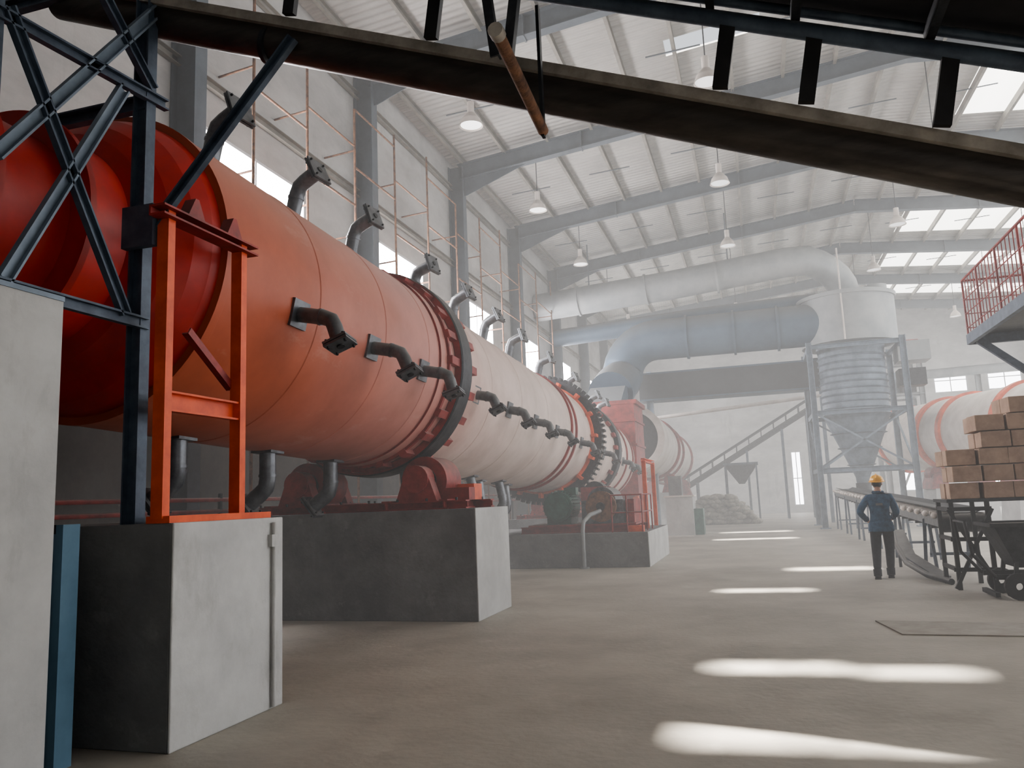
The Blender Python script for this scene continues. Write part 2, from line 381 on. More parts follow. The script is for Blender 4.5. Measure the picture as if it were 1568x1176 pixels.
pr=[(0.03,Rr+.01),(-.03,Rr+.01),(-.03,1.40),(-.12,1.38),(-.27,1.31),(-.42,1.19),(-.52,1.06),(-.58,.92),(-1.0,.9),(-1.0,1.0),(-1.06,1.0),(-1.06,.8),(-1.7,.8)]
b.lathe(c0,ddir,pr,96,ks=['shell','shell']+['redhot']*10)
cy=apt(11.25)
b.lathe(cy,ddir,[(-.75,Rr),(-.75,Rr+.03),(.95,Rr+.03),(.95,Rr)],128,ks=['red','shell','shell'])
b.lathe(cy,ddir,[(-.52,Rr),(-.52,Rr+.07),(-.46,Rr+.07),(-.46,Rr)],128,'red')
tyre(b,cy,ddir,1.62,.42,'steeldk',Rr+.02)
b.lathe(cy,ddir,[(-.225,1.6),(-.225,1.5)],96,'red')
cy2=apt(25.2); tyre(b,cy2,ddir,1.62,.42,'steeldk',Rr+.02)
cg=apt(21.6)
b.lathe(cg,ddir,[(-.32,Rr),(-.32,Rr+.06),(.32,Rr+.06),(.32,Rr)],96,'orange')
b.lathe(cg,ddir,[(-.14,Rr+.05),(-.14,1.72),(.14,1.72),(.14,Rr+.05)],96,'steeldk')
S_,U_,D_=basis(ddir)
for i in range(72):
    a=2*math.pi*i/72; o=S_*math.cos(a)+U_*math.sin(a); q=cg+o*1.75
    b.prism(q-ddir*.13,q+ddir*.13,[(-.04,-.05),(.04,-.05),(.025,.06),(-.025,.06)],'steeldk',up=o)
for i in range(16):
    a=2*math.pi*i/16; o=S_*math.cos(a)+U_*math.sin(a)
    for sg in(-1,1):
        q=cg+o*(Rr+.1)+ddir*sg*.3; b.prism(q-ddir*.15,q+ddir*.15,[(-.04,-.07),(.04,-.07),(.04,.07),(-.04,.07)],'orange',up=o)
for y in(18.9,19.4,27.3,28.6):
    b.lathe(apt(y),ddir,[(-.04,Rr),(-.04,Rr+.05),(.04,Rr+.05),(.04,Rr)],96,'red')
b.lathe(apt(29.05),ddir,[(0,Rr),(0,.9)],96,'redhot')
ys_n=[6.85,8.45,9.95,12.1,13.9,15.7,17.5,20.1,23.2,26.6,28.2]
for i,y in enumerate(ys_n):
    far=y>12
    nozzle(b,apt(y),Rr,ddir,math.radians(-12),.08*math.sin(i*2.3),.9 if far else 1.15,1.05)
    nozzle(b,apt(y),Rr,ddir,math.radians(77),.08*math.sin(i*1.7),1.35,1.3)
    nozzle(b,apt(y),Rr,ddir,math.radians(172),0,1,1)
    if abs(y-20.1)>.1: nozzle(b,apt(y),Rr,ddir,math.radians(276 if far else 270),.1+.08*math.sin(i*2.9),1.6 if far else 1.3,1.35)
for y in(13.0,14.8,16.6): nozzle(b,apt(y),Rr,ddir,math.radians(282),.2,1.4,1.25)
b.done('rotary_dryer_drum')

# ------------------------------------------------------------ plinths
def plinth(name,x0,x1,y0,y1,z,k='conc_dark',side='plaster_and_lit'):
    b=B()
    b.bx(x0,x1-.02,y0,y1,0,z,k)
    b.bx(x1-.02,x1,y0,y1,0,z,side)  # aisle face paler than the body: light from the right put into colour
    o=b.done(name)
    md=o.modifiers.new('bev','BEVEL'); md.width=.012; md.segments=2; md.limit_method='ANGLE'
    return o
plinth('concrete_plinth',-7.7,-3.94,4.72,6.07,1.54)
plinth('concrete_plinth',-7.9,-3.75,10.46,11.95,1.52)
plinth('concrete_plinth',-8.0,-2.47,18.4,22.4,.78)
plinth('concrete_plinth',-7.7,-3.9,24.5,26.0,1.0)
b=B(); b.bx(-7.7,-4.03,2.2,3.8,0,2.93,'plaster_and_lit'); b.bx(-7.7,-4.02,2.2,3.8,2.93,2.96,'bluelt'); b.done('concrete_pillar')
b=B(); b.cyl((-3.915,5.9,.02),(-3.915,5.9,1.5),.018,'plaster_and_lit',seg=8); b.bx(-3.94,-3.9,5.85,5.95,1.3,1.4,'plaster_and_lit'); b.done('conduit')

# feed hood
b=B()
b.hexa([(-6.9,2.7,2.96),(-4.55,2.7,2.96),(-4.55,3.78,2.96),(-6.9,3.78,2.96)],[(-6.4,2.9,4.55),(-5.0,2.9,4.55),(-5.0,3.7,4.55),(-6.4,3.7,4.55)],'conc_dark')
b.bx(-6.3,-5.1,3.0,3.6,4.55,5.9,'ductdark')
b.lathe((AX,3.7,az(4.0)),(0,1,-.04),[(0,1.0),(.22,1.0),(.22,.8),(.5,.8)],48,'redhot')
b.done('feed_hood')
b=B(); b.bx(-5.6,-4.44,4.3,4.36,0,1.5,'panelblue'); b.bx(-5.6,-4.44,4.28,4.38,1.5,1.56,'steeldk')
b.bx(-4.5,-4.44,4.26,4.40,0,1.56,'panelblue'); b.done('blue_access_panel')

# orange support frame
b=B()
zb=1.54
for y in(4.74,5.62):
    b.chan((-4.08,y,zb+.03),(-4.08,y,3.85),.075,.1,'orange',t=.012,up=V((1,0,0)))
b.bar((-4.08,4.72,zb+.025),(-4.08,5.95,zb+.025),.2,.05,'orange')
b.chan((-4.08,4.74,2.42),(-4.08,5.62,2.42),.07,.15,'orange')
b.chan((-4.05,4.6,3.82),(-4.05,5.75,3.82),.14,.08,'red')
for y in(4.98,5.45):
    b.hexa([(-4.1,y-.1,3.86),(-4.0,y-.1,3.86),(-4.0,y+.1,3.86),(-4.1,y+.1,3.86)],[(-4.1,y-.02,4.02),(-4.0,y-.02,4.02),(-4.0,y+.02,4.02),(-4.1,y+.02,4.02)],'red')
b.angle((-4.12,5.6,2.6),(-4.12,5.05,2.98),.06,'red')
for y in(4.8,5.55):
    b.chan((-7.3,y,zb),(-7.3,y,3.85),.12,.12,'orange',up=V((1,0,0)))
b.bar((-7.3,4.73,zb+.025),(-7.3,5.75,zb+.025),.2,.05,'orange')
b.done('orange_support_frame')

# blue truss tower
b=B()
for x in(-4.36,-7.1):
    b.ibeam((x,4.79,1.54),(x,4.79,6.1),.10,.13,'blue',t=.014,up=V((1,0,0)))
    b.ibeam((x,3.45,2.96),(x,3.45,6.3),.12,.14,'blue',t=.015,up=V((1,0,0)))
    for (y0,z0),(y1,z1) ,k in(((3.5,3.82),(4.99,5.82),'bluelt'),((3.6,3.05),(4.5,4.76),'bluelt'),((3.53,4.82),(4.58,3.05),'blue'),((3.4,3.02),(4.8,3.02),'blue'),((3.4,4.74),(4.95,4.84),'blue'),((3.5,6.1),(4.8,4.9),'blue'),((3.4,5.95),(5.0,5.95),'blue')):
        b.chan((x+.07,y0,z0),(x+.07,y1,z1),.05,.09,k)
for y in(3.45,4.8):
    for z in(4.8,5.95):
        b.chan((-7.1,y,z),(-4.32,y,z),.07,.12,'blue')
b.chan((-4.2,4.72,3.72),(-3.0,4.74,5.02),.05,.08,'blue')
b.bx(-4.42,-4.14,4.66,4.72,3.58,3.9,'blue')
for z in(5.0,5.35,5.7): b.cyl((-6.9,6.2,z),(-6.2,6.2,z),.02,'red',seg=8)
for x in(-6.9,-6.2): b.cyl((x,6.2,4.9),(x,6.2,5.8),.025,'red',seg=8)
b.done('blue_truss_tower')

# overhead inclined screw conveyor
def lz(x): return 3.66-.393*x
b=B()
xa,xb_=-5.4,6.3
pr=[]; n=14
for i in range(n+1):
    a=math.pi+math.pi*i/n; pr.append((.135*math.cos(a),.125*math.sin(a)+.02))
prof=[(-.135,.14)]+pr+[(.135,.14)]
def P(x,y,dz): return V((x,y,lz(x)+.17+dz))
b.prism(P(xa,4.93,0),P(xb_,4.93,0),prof,'trough',smooth=True)
b.prism(P(xa,4.93,.10),P(xb_,4.93,.10),[(-.18,0),(.18,0),(.18,.07),(-.18,.07)],'tan')
b.prism(P(xa,4.93,-.02),P(xb_,4.93,-.02),[(-.15,.02),(-.135,.02),(-.135,.04),(-.15,.04)],'rust')
for x in(-3.3,2.4):
    b.lathe(P(x,4.93,.01),V((1,0,-.393)),[(-.02,.12),(-.02,.155),(.02,.155),(.02,.12)],32,'steeldk')
b.done('screw_conveyor')
b=B()
for y in(4.62,3.75):
    b.cyl(P(xa+.8,y,.58),P(xb_,y,.58),.05,'blue',seg=14)
    b.cyl(P(xa+.8,y,.7),P(xb_,y,.7),.03,'blue',seg=10)
for x in[-4.2,-3.0,-1.9,-.05,.42,1.1,2.2,3.3,4.4]:
    b.bar(P(x+.02,4.66,.15),P(x+.10,4.62,.58),.09,.05,'black',up=V((0,1,0)))
    b.bar(P(x,3.75,.66),P(x,4.62,.66),.05,.07,'steeldk')
b.prism(P(-1.9,4.18,.74),P(xb_,4.18,.74),[(-.55,0),(.55,0),(.55,.02),(-.55,.02)],'black')
b.prism(P(-1.9,3.42,.76),P(xb_,3.42,.76),[(-.26,0),(.26,0),(.26,.02),(-.26,.02)],'ductdark')
for x in(-2.2,-1.1,.0,1.2,2.4,3.6,4.8):
    b.cyl(P(x,3.75,.7),P(x,3.75,1.7),.02,'blue',seg=8)
    b.bar(P(x,3.75,.7),P(x+.4,3.2,.74),.05,.05,'blue')
b.cyl(P(-2.5,3.75,1.7),P(xb_,3.75,1.7),.022,'blue',seg=8)
b.cyl((-1.07,3.55,3.92),(-1.12,4.62,3.90),.034,'rust',seg=12)
b.cyl((-1.07,3.56,3.92),(-1.07,3.5,3.92),.04,'tan',seg=12)
b.angle((-1.05,3.72,3.92),(-.9,3.75,5.0),.05,'steeldk')
b.angle((-1.12,3.72,3.92),(-1.25,3.75,5.1),.05,'steeldk')
b.bar((-1.12,4.62,3.86),(-1.12,4.62,4.75),.05,.02,'steeldk',up=V((1,0,0)))
b.done('conveyor_walkway_truss')

# ------------------------------------------------------------ roller stations
def rollers(y,ztop):
    b=B(); c=apt(y)
    for sx in(-1,1):
        rx=c.x+sx*.98; rz=c.z-math.sqrt((1.62+.36)**2-.98**2)
        b.cyl((rx,y-.3,rz),(rx,y+.3,rz),.36,'red',seg=36)
        b.cyl((rx,y-.32,rz),(rx,y+.32,rz),.2,'steeldk',seg=24)
        b.cyl((rx,y-.62,rz),(rx,y+.62,rz),.08,'steeldk',seg=14)
        for sy in(-.5,.5):
            b.hexa([(rx-.32,y+sy-.1,ztop+.12),(rx+.32,y+sy-.1,ztop+.12),(rx+.32,y+sy+.1,ztop+.12),(rx-.32,y+sy+.1,ztop+.12)],[(rx-.17,y+sy-.1,rz+.12),(rx+.17,y+sy-.1,rz+.12),(rx+.17,y+sy+.1,rz+.12),(rx-.17,y+sy+.1,rz+.12)],'red')
            b.cyl((rx,y+sy-.13,rz+.02),(rx,y+sy+.13,rz+.02),.2,'red',seg=20)
        for g in(-.45,.45):
            b.ibeam((rx+g,y-.68,ztop+.07),(rx+g,y+.68,ztop+.07),.12,.14,'red',t=.02)
    for sy in(-.55,.55):
        b.ibeam((c.x-1.75,y+sy,ztop+.06),(c.x+1.75,y+sy,ztop+.06),.16,.12,'red',t=.02)
        for i in range(8):
            xx=c.x-1.6+i*.457; b.cyl((xx,y+sy-.05,ztop+.12),(xx,y+sy-.05,ztop+.16),.02,'steeldk',seg=6)
    b.bx(c.x+1.25,c.x+1.7,y-.35,y-.1,ztop+.12,ztop+.3,'red')
    b.bx(c.x+1.25,c.x+1.6,y+.15,y+.5,ztop+.12,ztop+.36,'orange')
    b.done('trunnion_roller_station')
rollers(11.25,1.52); rollers(25.2,1.0)

# ------------------------------------------------------------ drive unit
b=B(); z0=.78
b.ibeam((-5.6,18.9,z0+.08),(-2.7,18.9,z0+.08),.16,.16,'red'); b.ibeam((-5.6,20.1,z0+.08),(-2.7,20.1,z0+.08),.16,.16,'red')
b.bx(-5.4,-2.8,18.8,20.2,z0+.16,z0+.2,'red')
b.cyl((-4.7,19.0,z0+.62),(-4.7,19.95,z0+.62),.36,'green',seg=32)
for i in range(28):
    a=2*math.pi*i/28; q=V((-4.7+.38*math.cos(a),0,z0+.62+.38*math.sin(a)))
    b.bar((q.x,19.1,q.z),(q.x,19.85,q.z),.012,.05,'green',up=V((math.cos(a),0,math.sin(a))))
b.cyl((-4.7,18.92,z0+.62),(-4.7,19.02,z0+.62),.3,'green',seg=32)
b.bx(-5.0,-4.4,19.1,19.9,z0+.2,z0+.36,'green'); b.bx(-4.6,-4.3,19.3,19.6,z0+.9,z0+1.08,'green')
b.bx(-4.1,-3.1,18.95,20.0,z0+.2,z0+.75,'pipe'); b.cyl((-3.6,18.9,z0+.72),(-3.6,20.02,z0+.72),.34,'pipe',seg=32)
b.cyl((-3.6,18.75,z0+.6),(-3.6,18.9,z0+.6),.36,'rust',seg=32); b.cyl((-3.6,18.7,z0+.6),(-3.6,18.76,z0+.6),.1,'steeldk',seg=16)
b.cyl((-3.4,20,z0+.6),(-4.2,21.5,z0+.85),.07,'steeldk',seg=12)
b.cyl((-4.25,21.4,z0+.95),(-4.25,21.85,z0+.95),.3,'steeldk',seg=24)
b.bx(-4.6,-3.9,21.25,21.38,z0,z0+1.1,'red'); b.bx(-4.6,-3.9,21.9,22.0,z0,z0+1.1,'red')
b.bx(-3.0,-2.85,19.0,20.1,z0+.2,z0+.75,'red')
b.chan((-2.75,20.4,z0),(-2.75,20.4,z0+1.7),.1,.1,'orange',up=V((1,0,0)))
b.chan((-2.75,22.2,z0),(-2.75,22.2,z0+1.7),.1,.1,'orange',up=V((1,0,0)))
b.chan((-2.75,20.3,z0+1.7),(-2.75,22.3,z0+1.7),.1,.1,'orange')
b.bx(-2.95,-2.6,18.62,18.8,z0,z0+.14,'orange')
b.done('drum_drive_unit')
b=B()
for x in(-3.3,-2.95,-2.6):
    b.cyl((x,18.5,z0),(x,18.5,z0+.85),.018,'red',seg=8)
for z in(.45,.85): b.cyl((-3.3,18.5,z0+z),(-2.6,18.5,z0+z),.018,'red',seg=8)
for y in(19.3,20.2): 
    b.cyl((-2.6,y,z0),(-2.6,y,z0+.85),.018,'red',seg=8)
for z in(.45,.85): b.cyl((-2.6,18.5,z0+z),(-2.6,20.2,z0+z),.018,'red',seg=8)
b.done('red_handrail')
b=B(); b.tube([(-3.95,18.25,0.0),(-3.95,18.25,.85),(-3.93,18.3,1.05),(-3.8,18.45,1.2),(-3.6,18.7,1.28)],.05,'duct',12); b.cyl((-3.95,18.25,0),(-3.95,18.25,.03),.12,'duct'); b.done('drain_pipe')
b=B()
for z in(1.62,1.8): b.cyl((-8.3,2,z),(-8.3,40,z),.035,'red',seg=10)
for y in range(3,40,4): b.bar((-8.3,y,0),(-8.3,y,1.9),.05,.05,'steeldk',up=V((1,0,0)))
b.done('pipe_rack')
b=B(); x=-8.15
yy=[11.6,13.4,15.4,17.5,19.6,21.8,24,26.2,28.5,31,33.5]
for i,y in enumerate(yy):
    b.cyl((x,y,0),(x,y,10.9+.35*math.sin(i*2.1)),.028,'rust',seg=8)
    b.cyl((x,y,7.6),(XL+.02,y+.1,7.6),.022,'rust',seg=6); b.cyl((x,y,9.6),(XL+.02,y+.1,9.6),.022,'rust',seg=6)
for i in range(len(yy)-1):
    z=9.2 if i%2==0 else 8.3
    b.cyl((x,yy[i],z),(x,yy[i+1],z),.025,'rust',seg=8)
    b.cyl((x,yy[i],z+1.4),(x,yy[i+1],z+1.4),.022,'rust',seg=8)
b.cyl((x,11.6,5.2),(x,33.5,5.2),.025,'rust',seg=8)
b.done('rusty_scaffold')

# ------------------------------------------------------------ discharge hood, ducts, cyclone
b=B()
b.bx(-6.6,-4.15,29.06,31.4,1.6,5.0,'red'); b.bx(-6.7,-4.05,29.04,31.5,4.95,5.1,'red')
for z in(2.4,3.4,4.3): b.bx(-6.65,-4.1,29.03,31.43,z,z+.08,'red')
for x in(-6.4,-4.3):
    for y in(29.3,31.2): b.bx(x-.1,x+.1,y-.1,y+.1,0,1.6,'orange')
b.hexa([(-6.0,29.7,.6),(-5.2,29.7,.6),(-5.2,30.7,.6),(-6.0,30.7,.6)],[(-6.5,29.15,1.62),(-4.3,29.15,1.62),(-4.3,31.3,1.62),(-6.5,31.3,1.62)],'red')
b.hexa([(-6.2,29.6,5.1),(-4.7,29.6,5.1),(-4.7,31,5.1),(-6.2,31,5.1)],[(-6.1,31,5.9),(-4.7,31,5.9),(-4.7,32.2,5.9),(-6.1,32.2,5.9)],'ductblue')
b.done('discharge_hood')
b=B()
p0=arc((-3.9,35.5,6.9),1.55,math.pi,math.pi/2,8,(1,0,0),(0,0,1))
path=[(-5.4,31.6,5.7),(-5.4,33.0,6.2),(-5.45,34.6,6.6)]+[V((p.x,35.4,p.z)) for p in p0]+[(2.6,35.4,8.45),(3.6,35.6,8.45)]
b.tube(path,.9,'ductblue',32)
for x in(-2.5,-.5,1.3): b.lathe((x,35.4,8.45),(1,0,0),[(-.05,.9),(-.05,.98),(.05,.98),(.05,.9)],32,'ductblue')
b.done('exhaust_duct')
b=B()
b.bx(-5.0,3.0,37.2,38.3,6.0,7.2,'ductdark'); b.bx(-5.0,3.0,37.15,38.35,7.18,7.26,'ductblue'); b.bx(-5,3,37.15,38.35,5.95,6.02,'ductblue')
for x in(-4.6,2.6): b.ibeam((x,37.75,0),(x,37.75,6),.3,.3,'bluelt',up=V((1,0,0)))
b.done('rectangular_duct')
CX,CY=4.15,36.0
b=B()
pth=[(-8.95,34.0,10.15),(-3,34.0,10.5),(1.8,34.3,11.0)]
pth+= [V((2.4+1.75*math.sin(a),34.3+ (1.7)*(math.sin(a)),11.05-1.2*(1-math.cos(a)))) for a in[math.radians(t) for t in(8,25,42,58,74,90)]]
pth+=[(CX,CY,9.3)]
b.tube(pth,.62,'duct',28)
for x in(-7,-4,-1): b.lathe((x,34.0,10.15+.0585*(x+8.95)),(1,0,.0585),[(-.04,.62),(-.04,.68),(.04,.68),(.04,.62)],28,'duct')
for x in(-6.5,-.5): b.cyl((x,34,10.5),(x,34,roofz(x)-.3),.03,'rafter',seg=6)
b.tube([(-8.95,36.6,9.2),(-2,36.6,9.55),(3.4,36.3,9.6)],.42,'ductblue',20)
b.done('overhead_pipe')
b=B()
b.lathe((CX,CY,0),(0,0,1),[(1.7,.25),(2.0,.28),(4.4,1.25),(4.5,1.3),(7.2,1.3),(7.45,1.35),(7.5,1.9),(9.55,1.9),(9.6,1.2),(9.62,0.62)],56,ks=['bluelt','bluelt','bluelt','bluelt','bluelt','duct','duct','duct','duct'])
z=4.55
while z<7.2:
    b.lathe((CX,CY,z),(0,0,1),[(-.05,1.3),(0,1.37),(.05,1.3)],48,'bluelt'); z+=.27
for z,r in((3.2,.78),(3.8,1.02),(2.5,.48)): b.lathe((CX,CY,z),(0,0,1),[(-.04,r),(0,r+.1),(.04,r)],48,'bluelt')
b.lathe((CX,CY,9.5),(0,0,1),[(-.1,1.9),(-.1,1.98),(.06,1.98),(.06,1.9)],56,'duct')
b.cyl((CX+1.2,CY-.2,9.6),(CX+1.2,CY-.2,9.95),.45,'duct',seg=24)
b.bx(CX+1.7,CX+2.9,CY-.8,CY+.4,6.6,7.4,'duct'); b.bx(CX+1.7,CX+2.7,CY-.6,CY+.3,5.6,6.3,'steeldk')
L=1.75
for sx in(-1,1):
    for sy in(-1,1):
        b.ibeam((CX+sx*L,CY+sy*L,0),(CX+sx*L,CY+sy*L,7.5),.22,.22,'bluelt',up=V((1,0,0)))
        b.bx(CX+sx*L-.2,CX+sx*L+.2,CY+sy*L-.2,CY+sy*L+.2,0,.04,'bluelt')
    for z in(2.3,4.6,7.3):
        b.chan((CX+sx*L,CY-L,z),(CX+sx*L,CY+L,z),.12,.18,'bluelt'); b.chan((CX-L,CY+sx*L,z),(CX+L,CY+sx*L,z),.12,.18,'bluelt')
    b.bar((CX-L,CY+sx*L,2.3),(CX+L,CY+sx*L,4.6),.07,.07,'bluelt'); b.bar((CX+L,CY+sx*L,2.3),(CX-L,CY+sx*L,4.6),.07,.07,'bluelt')
    b.bar((CX+sx*L,CY-L,2.3),(CX+sx*L,CY+L,4.6),.07,.07,'bluelt')
b.cyl((CX,CY,1.0),(CX,CY,1.75),.3,'steeldk',seg=20)
b.cyl((CX-.35,CY-1.9,7.5),(CX-.35,CY-1.9,11.3),.035,'white',seg=8)
b.done('dust_cyclone')
def drum2(name,pA,pB,r,tys,ringk='orange'):
    pA=V(pA);pB=V(pB); d=(pB-pA).normalized(); Ln=(pB-pA).length; b=B()
    b.lathe(pA,d,[(0,r*.8),(0,r),(Ln,r),(Ln,r*.62)],80,'white')
    b.lathe(pA,d,[(.35,r*.8),(0,r*.8)],48,'steeldk'); b.lathe(pA,d,[(.35,r*.8),(.35,.01)],48,'black')
    b.lathe(pB,d,[(0,r*.62),(.4,r*.55),(.4,.01)],48,'red')
    for t,w in tys:
        c=pA+d*t
        b.lathe(c,d,[(-w/2,r),(-w/2,r+.11),(w/2,r+.11),(w/2,r)],80,ringk)
    S,U2,D=basis(d)
    for t,w in tys[:2]:
        c=pA+d*t
        b.hexa([c+S*s1*1.3+d*s2*.6-V((0,0,c.z)) for s1,s2 in((-1,-1),(1,-1),(1,1),(-1,1))],[c+S*s1*1.2+d*s2*.55-V((0,0,r+.75)) for s1,s2 in((-1,-1),(1,-1),(1,1),(-1,1))],'plaster_and_lit')
        for s in(-1,1):
            q=c+S*s*.95-V((0,0,r+.13+.02)); b.cyl(q-d*.28,q+d*.28,.3,'red',seg=24)
            b.hexa([q+S*a*.4+d*e*.5-V((0,0,.62)) for a,e in((-1,-1),(1,-1),(1,1),(-1,1))],[q+S*a*.2+d*e*.45-V((0,0,.0)) for a,e in((-1,-1),(1,-1),(1,1),(-1,1))],'red')
    b.done(name)
drum2('cooler_drum',(9.9,30.6,3.5),(6.95,42.5,3.75),1.5,[(1.6,.3),(7.6,.4),(5.6,.28),(11.6,.2)])
drum2('cooler_drum',(-5.0,33.6,4.0),(-5.0,49,3.6),1.42,[(5.8,.3),(13.3,.3),(8.0,.12)],'red')
b=B(); b.bx(-3.55,-2.5,32.0,33.2,0,1.5,'plaster_and_lit'); b.bx(-3.4,-2.9,32.0,32.6,1.54,2.3,'conc_dark'); b.bx(-2.5,-2.15,32.2,33.0,0,1.0,'green'); b.bx(-3.6,-2.45,31.95,33.25,1.48,1.54,'white'); b.done('equipment_cabinet')

b=B()
for dy in(0,.9):
    b.chan((-4.6,47.5+dy,1.6),(3.2,47.5+dy,6.1),.08,.22,'steeldk')
    b.chan((-4.6,47.5+dy,2.2),(3.2,47.5+dy,6.7),.06,.1,'steeldk')
    for i in range(12):
        t=i/11; p=V((-4.6+7.8*t,47.5+dy,1.6+4.5*t)); b.bar(p,p+V((0,0,.6)),.05,.05,'steeldk',up=V((1,0,0)))
b.prism((-4.6,47.95,1.75),(3.2,47.95,6.25),[(-.4,0),(.4,0),(.4,.04),(-.4,.04)],'black')
for x,z in((-3.4,2.2),(-.5,3.9),(1.5,5.0),(2.9,5.9)):
    b.bar((x,47.5,0),(x,47.5,z),.12,.12,'blue',up=V((1,0,0))); b.bar((x,48.4,0),(x,48.4,z),.12,.12,'blue',up=V((1,0,0)))
b.done('inclined_belt_conveyor')
b=B()
b.hexa([(-1.0,45.0,2.0),(-.7,45.0,2.0),(-.7,45.3,2.0),(-1.0,45.3,2.0)],[(-1.7,44.4,3.0),(.0,44.4,3.0),(.0,46,3.0),(-1.7,46,3.0)],'steeldk')
b.bx(-1.75,.05,44.35,46.05,3.0,3.12,'blue')
for x,y in((-1.65,44.45),(-.05,44.45),(-1.65,45.95),(-.05,45.95)): b.bar((x,y,0),(x,y,3.0),.09,.09,'blue',up=V((1,0,0)))
b.done('feed_hopper')
b=B()
for lay in range(7):
    n=10-lay
    for i in range(n):
        for j in range(3 if lay<4 else 2):
            x=-3.75+ (i+.5*lay)*.38+random.uniform(-.1,.1); y=41.8+j*.6+random.uniform(-.1,.1)
            b.ball((x,y,.13+lay*.2+random.uniform(-.04,.04)),(.32,.42,.15),'sack',12,Matrix.Rotation(random.uniform(-.7,.7),3,'Z')@Matrix.Rotation(random.uniform(-.35,.35),3,'Y'))
b.done('sandbag_pile')
b=B(); b.cyl((-5.9,40.5,5.35),(3.3,40.5,6.0),.09,'white',seg=12); b.bar((-4.9,40.5,0),(-4.9,40.5,7.8),.25,.25,'bluelt',up=V((1,0,0))); b.bar((3.2,40.5,0),(3.2,40.5,6.2),.16,.16,'bluelt',up=V((1,0,0))); b.done('service_pipe')

# ------------------------------------------------------------ right side: belt conveyor
b=B()
def cz(y): return .95+.022*(y-15)
for x in(2.85,3.55):
    b.chan((x,14.9,cz(14.9)),(x,34,cz(34)),.07,.14,'pipe')
y=15.2
while y<34:
    z=cz(y)
    b.cyl((2.87,y,z+.10),(3.53,y,z+.10),.05,'white',seg=10); b.cyl((2.87,y,z-.12),(3.53,y,z-.12),.035,'steeldk',seg=8)
    b.ball((2.8,y,z+.11),.055,'white',8)
    y+=.75
b.prism((3.2,14.9,cz(14.9)+.15),(3.2,34,cz(34)+.15),[(-.3,.06),(-.16,0),(.16,0),(.3,.06),(.3,.075),(.16,.015),(-.16,.015),(-.3,.075)],'black')
for y in(16.2,19.5,23,26.5,30,33.5):
    z=cz(y)
    for x in(2.85,3.55):
        b.angle((x,y-.35,0),(x,y,z),.06,'blue'); b.angle((x,y+.35,0),(x,y,z),.06,'blue')
    b.bar((2.85,y,.35),(3.55,y,.35),.05,.05,'blue')
b.cyl((2.84,14.95,cz(15)),(3.56,14.95,cz(15)),.16,'steeldk',seg=20)
b.done('belt_conveyor')
b=B()
b.tube([(2.45,17.6,.75),(2.42,17.0,.45),(2.45,16.2,.2),(2.6,15.2,.08),(2.8,14.4,.05)],.05,'steeldk',10)
b.prism((2.55,17.6,.7),(2.55,16.6,.3),[(-.12,0),(.12,0),(.12,.03),(-.12,.03)],'pipe'); b.prism((2.55,16.6,.3),(2.8,15.0,.05),[(-.12,0),(.12,0),(.12,.03),(-.12,.03)],'pipe')
b.bar((2.55,17.6,0),(2.55,17.6,.72),.05,.05,'steeldk',up=V((1,0,0)))
b.done('curved_chute')
b=B(); x0,x1,y0,y1,zt=2.72,4.9,13.7,14.7,1.3
b.bx(x0,x1,y0,y1,zt,zt+.05,'steeldk')
for x in(x0+.06,x0+.55,x1-.06):
    for y in(y0+.05,y1-.05):
        b.bar((x,y,0),(x,y,zt),.06,.06,'black',up=V((1,0,0)))
b.bar((x0-.0,y0,0.02),(x0+.6,y0,zt-.1),.05,.05,'black'); b.bar((x0+.6,y0,.02),(x0+.0,y0,zt-.1),.05,.05,'black')
for z in(.3,.75,1.2): b.bar((x0,y0+.03,z),(x0+.6,y0+.03,z),.04,.06,'black'); b.bar((x0+.05,y0,z),(x0+.05,y1,z),.04,.06,'black')
b.done('steel_work_table')
b=B(); zt+=.05
for lay in range(6):
    z=zt+lay*.255
    for r in range(2):
        for i in range(5):
            xx=2.80+i*.43+(lay%2)*.05
            if lay>=3 and i<1: continue
            if lay>=5 and i<2: continue
            b.box((xx+.2+random.uniform(-.015,.015),13.92+r*.42+random.uniform(-.03,.03),z+.122),(.40,.39,.24),'brick',Matrix.Rotation(random.uniform(-.07,.07),3,'Z'))
o=b.done('carton_stack'); md=o.modifiers.new('bev','BEVEL'); md.width=.01; md.segments=2
b=B(); cx,cy=3.7,12.95
b.hexa([(cx-.42,cy-.3,.42),(cx+.42,cy-.3,.42),(cx+.42,cy+.3,.42),(cx-.42,cy+.3,.42)],[(cx-.68,cy-.45,1.0),(cx+.68,cy-.45,1.0),(cx+.68,cy+.45,1.0),(cx-.68,cy+.45,1.0)],'steeldk')
for s1 in(-1,1):
    b.bar((cx-.72,cy+s1*.46,1.0),(cx+.72,cy+s1*.46,1.0),.05,.05,'black'); b.bar((cx+s1*.7,cy-.46,1.0),(cx+s1*.7,cy+.46,1.0),.05,.05,'black')
    b.bar((cx-.7,cy+s1*.32,.3),(cx+.7,cy+s1*.32,.3),.07,.07,'black'); b.bar((cx+s1*.7,cy-.35,.06),(cx+s1*.7,cy+.35,.06),.06,.06,'black')
    for s2 in(-1,1):
        b.lathe((cx+s2*.45,cy+s1*.42,.18),(0,1,0),[(-.04,.05),(-.04,.18),(.04,.18),(.04,.05)],24,'black')
        b.bar((cx+s2*.55,cy+s1*.32,.05),(cx+s2*.55,cy+s1*.32,.32),.05,.05,'black',up=V((1,0,0)))
    b.bar((cx-.45,cy+s1*.32,.3),(cx-.42,cy+s1*.3,.5),.05,.05,'black',up=V((1,0,0)))
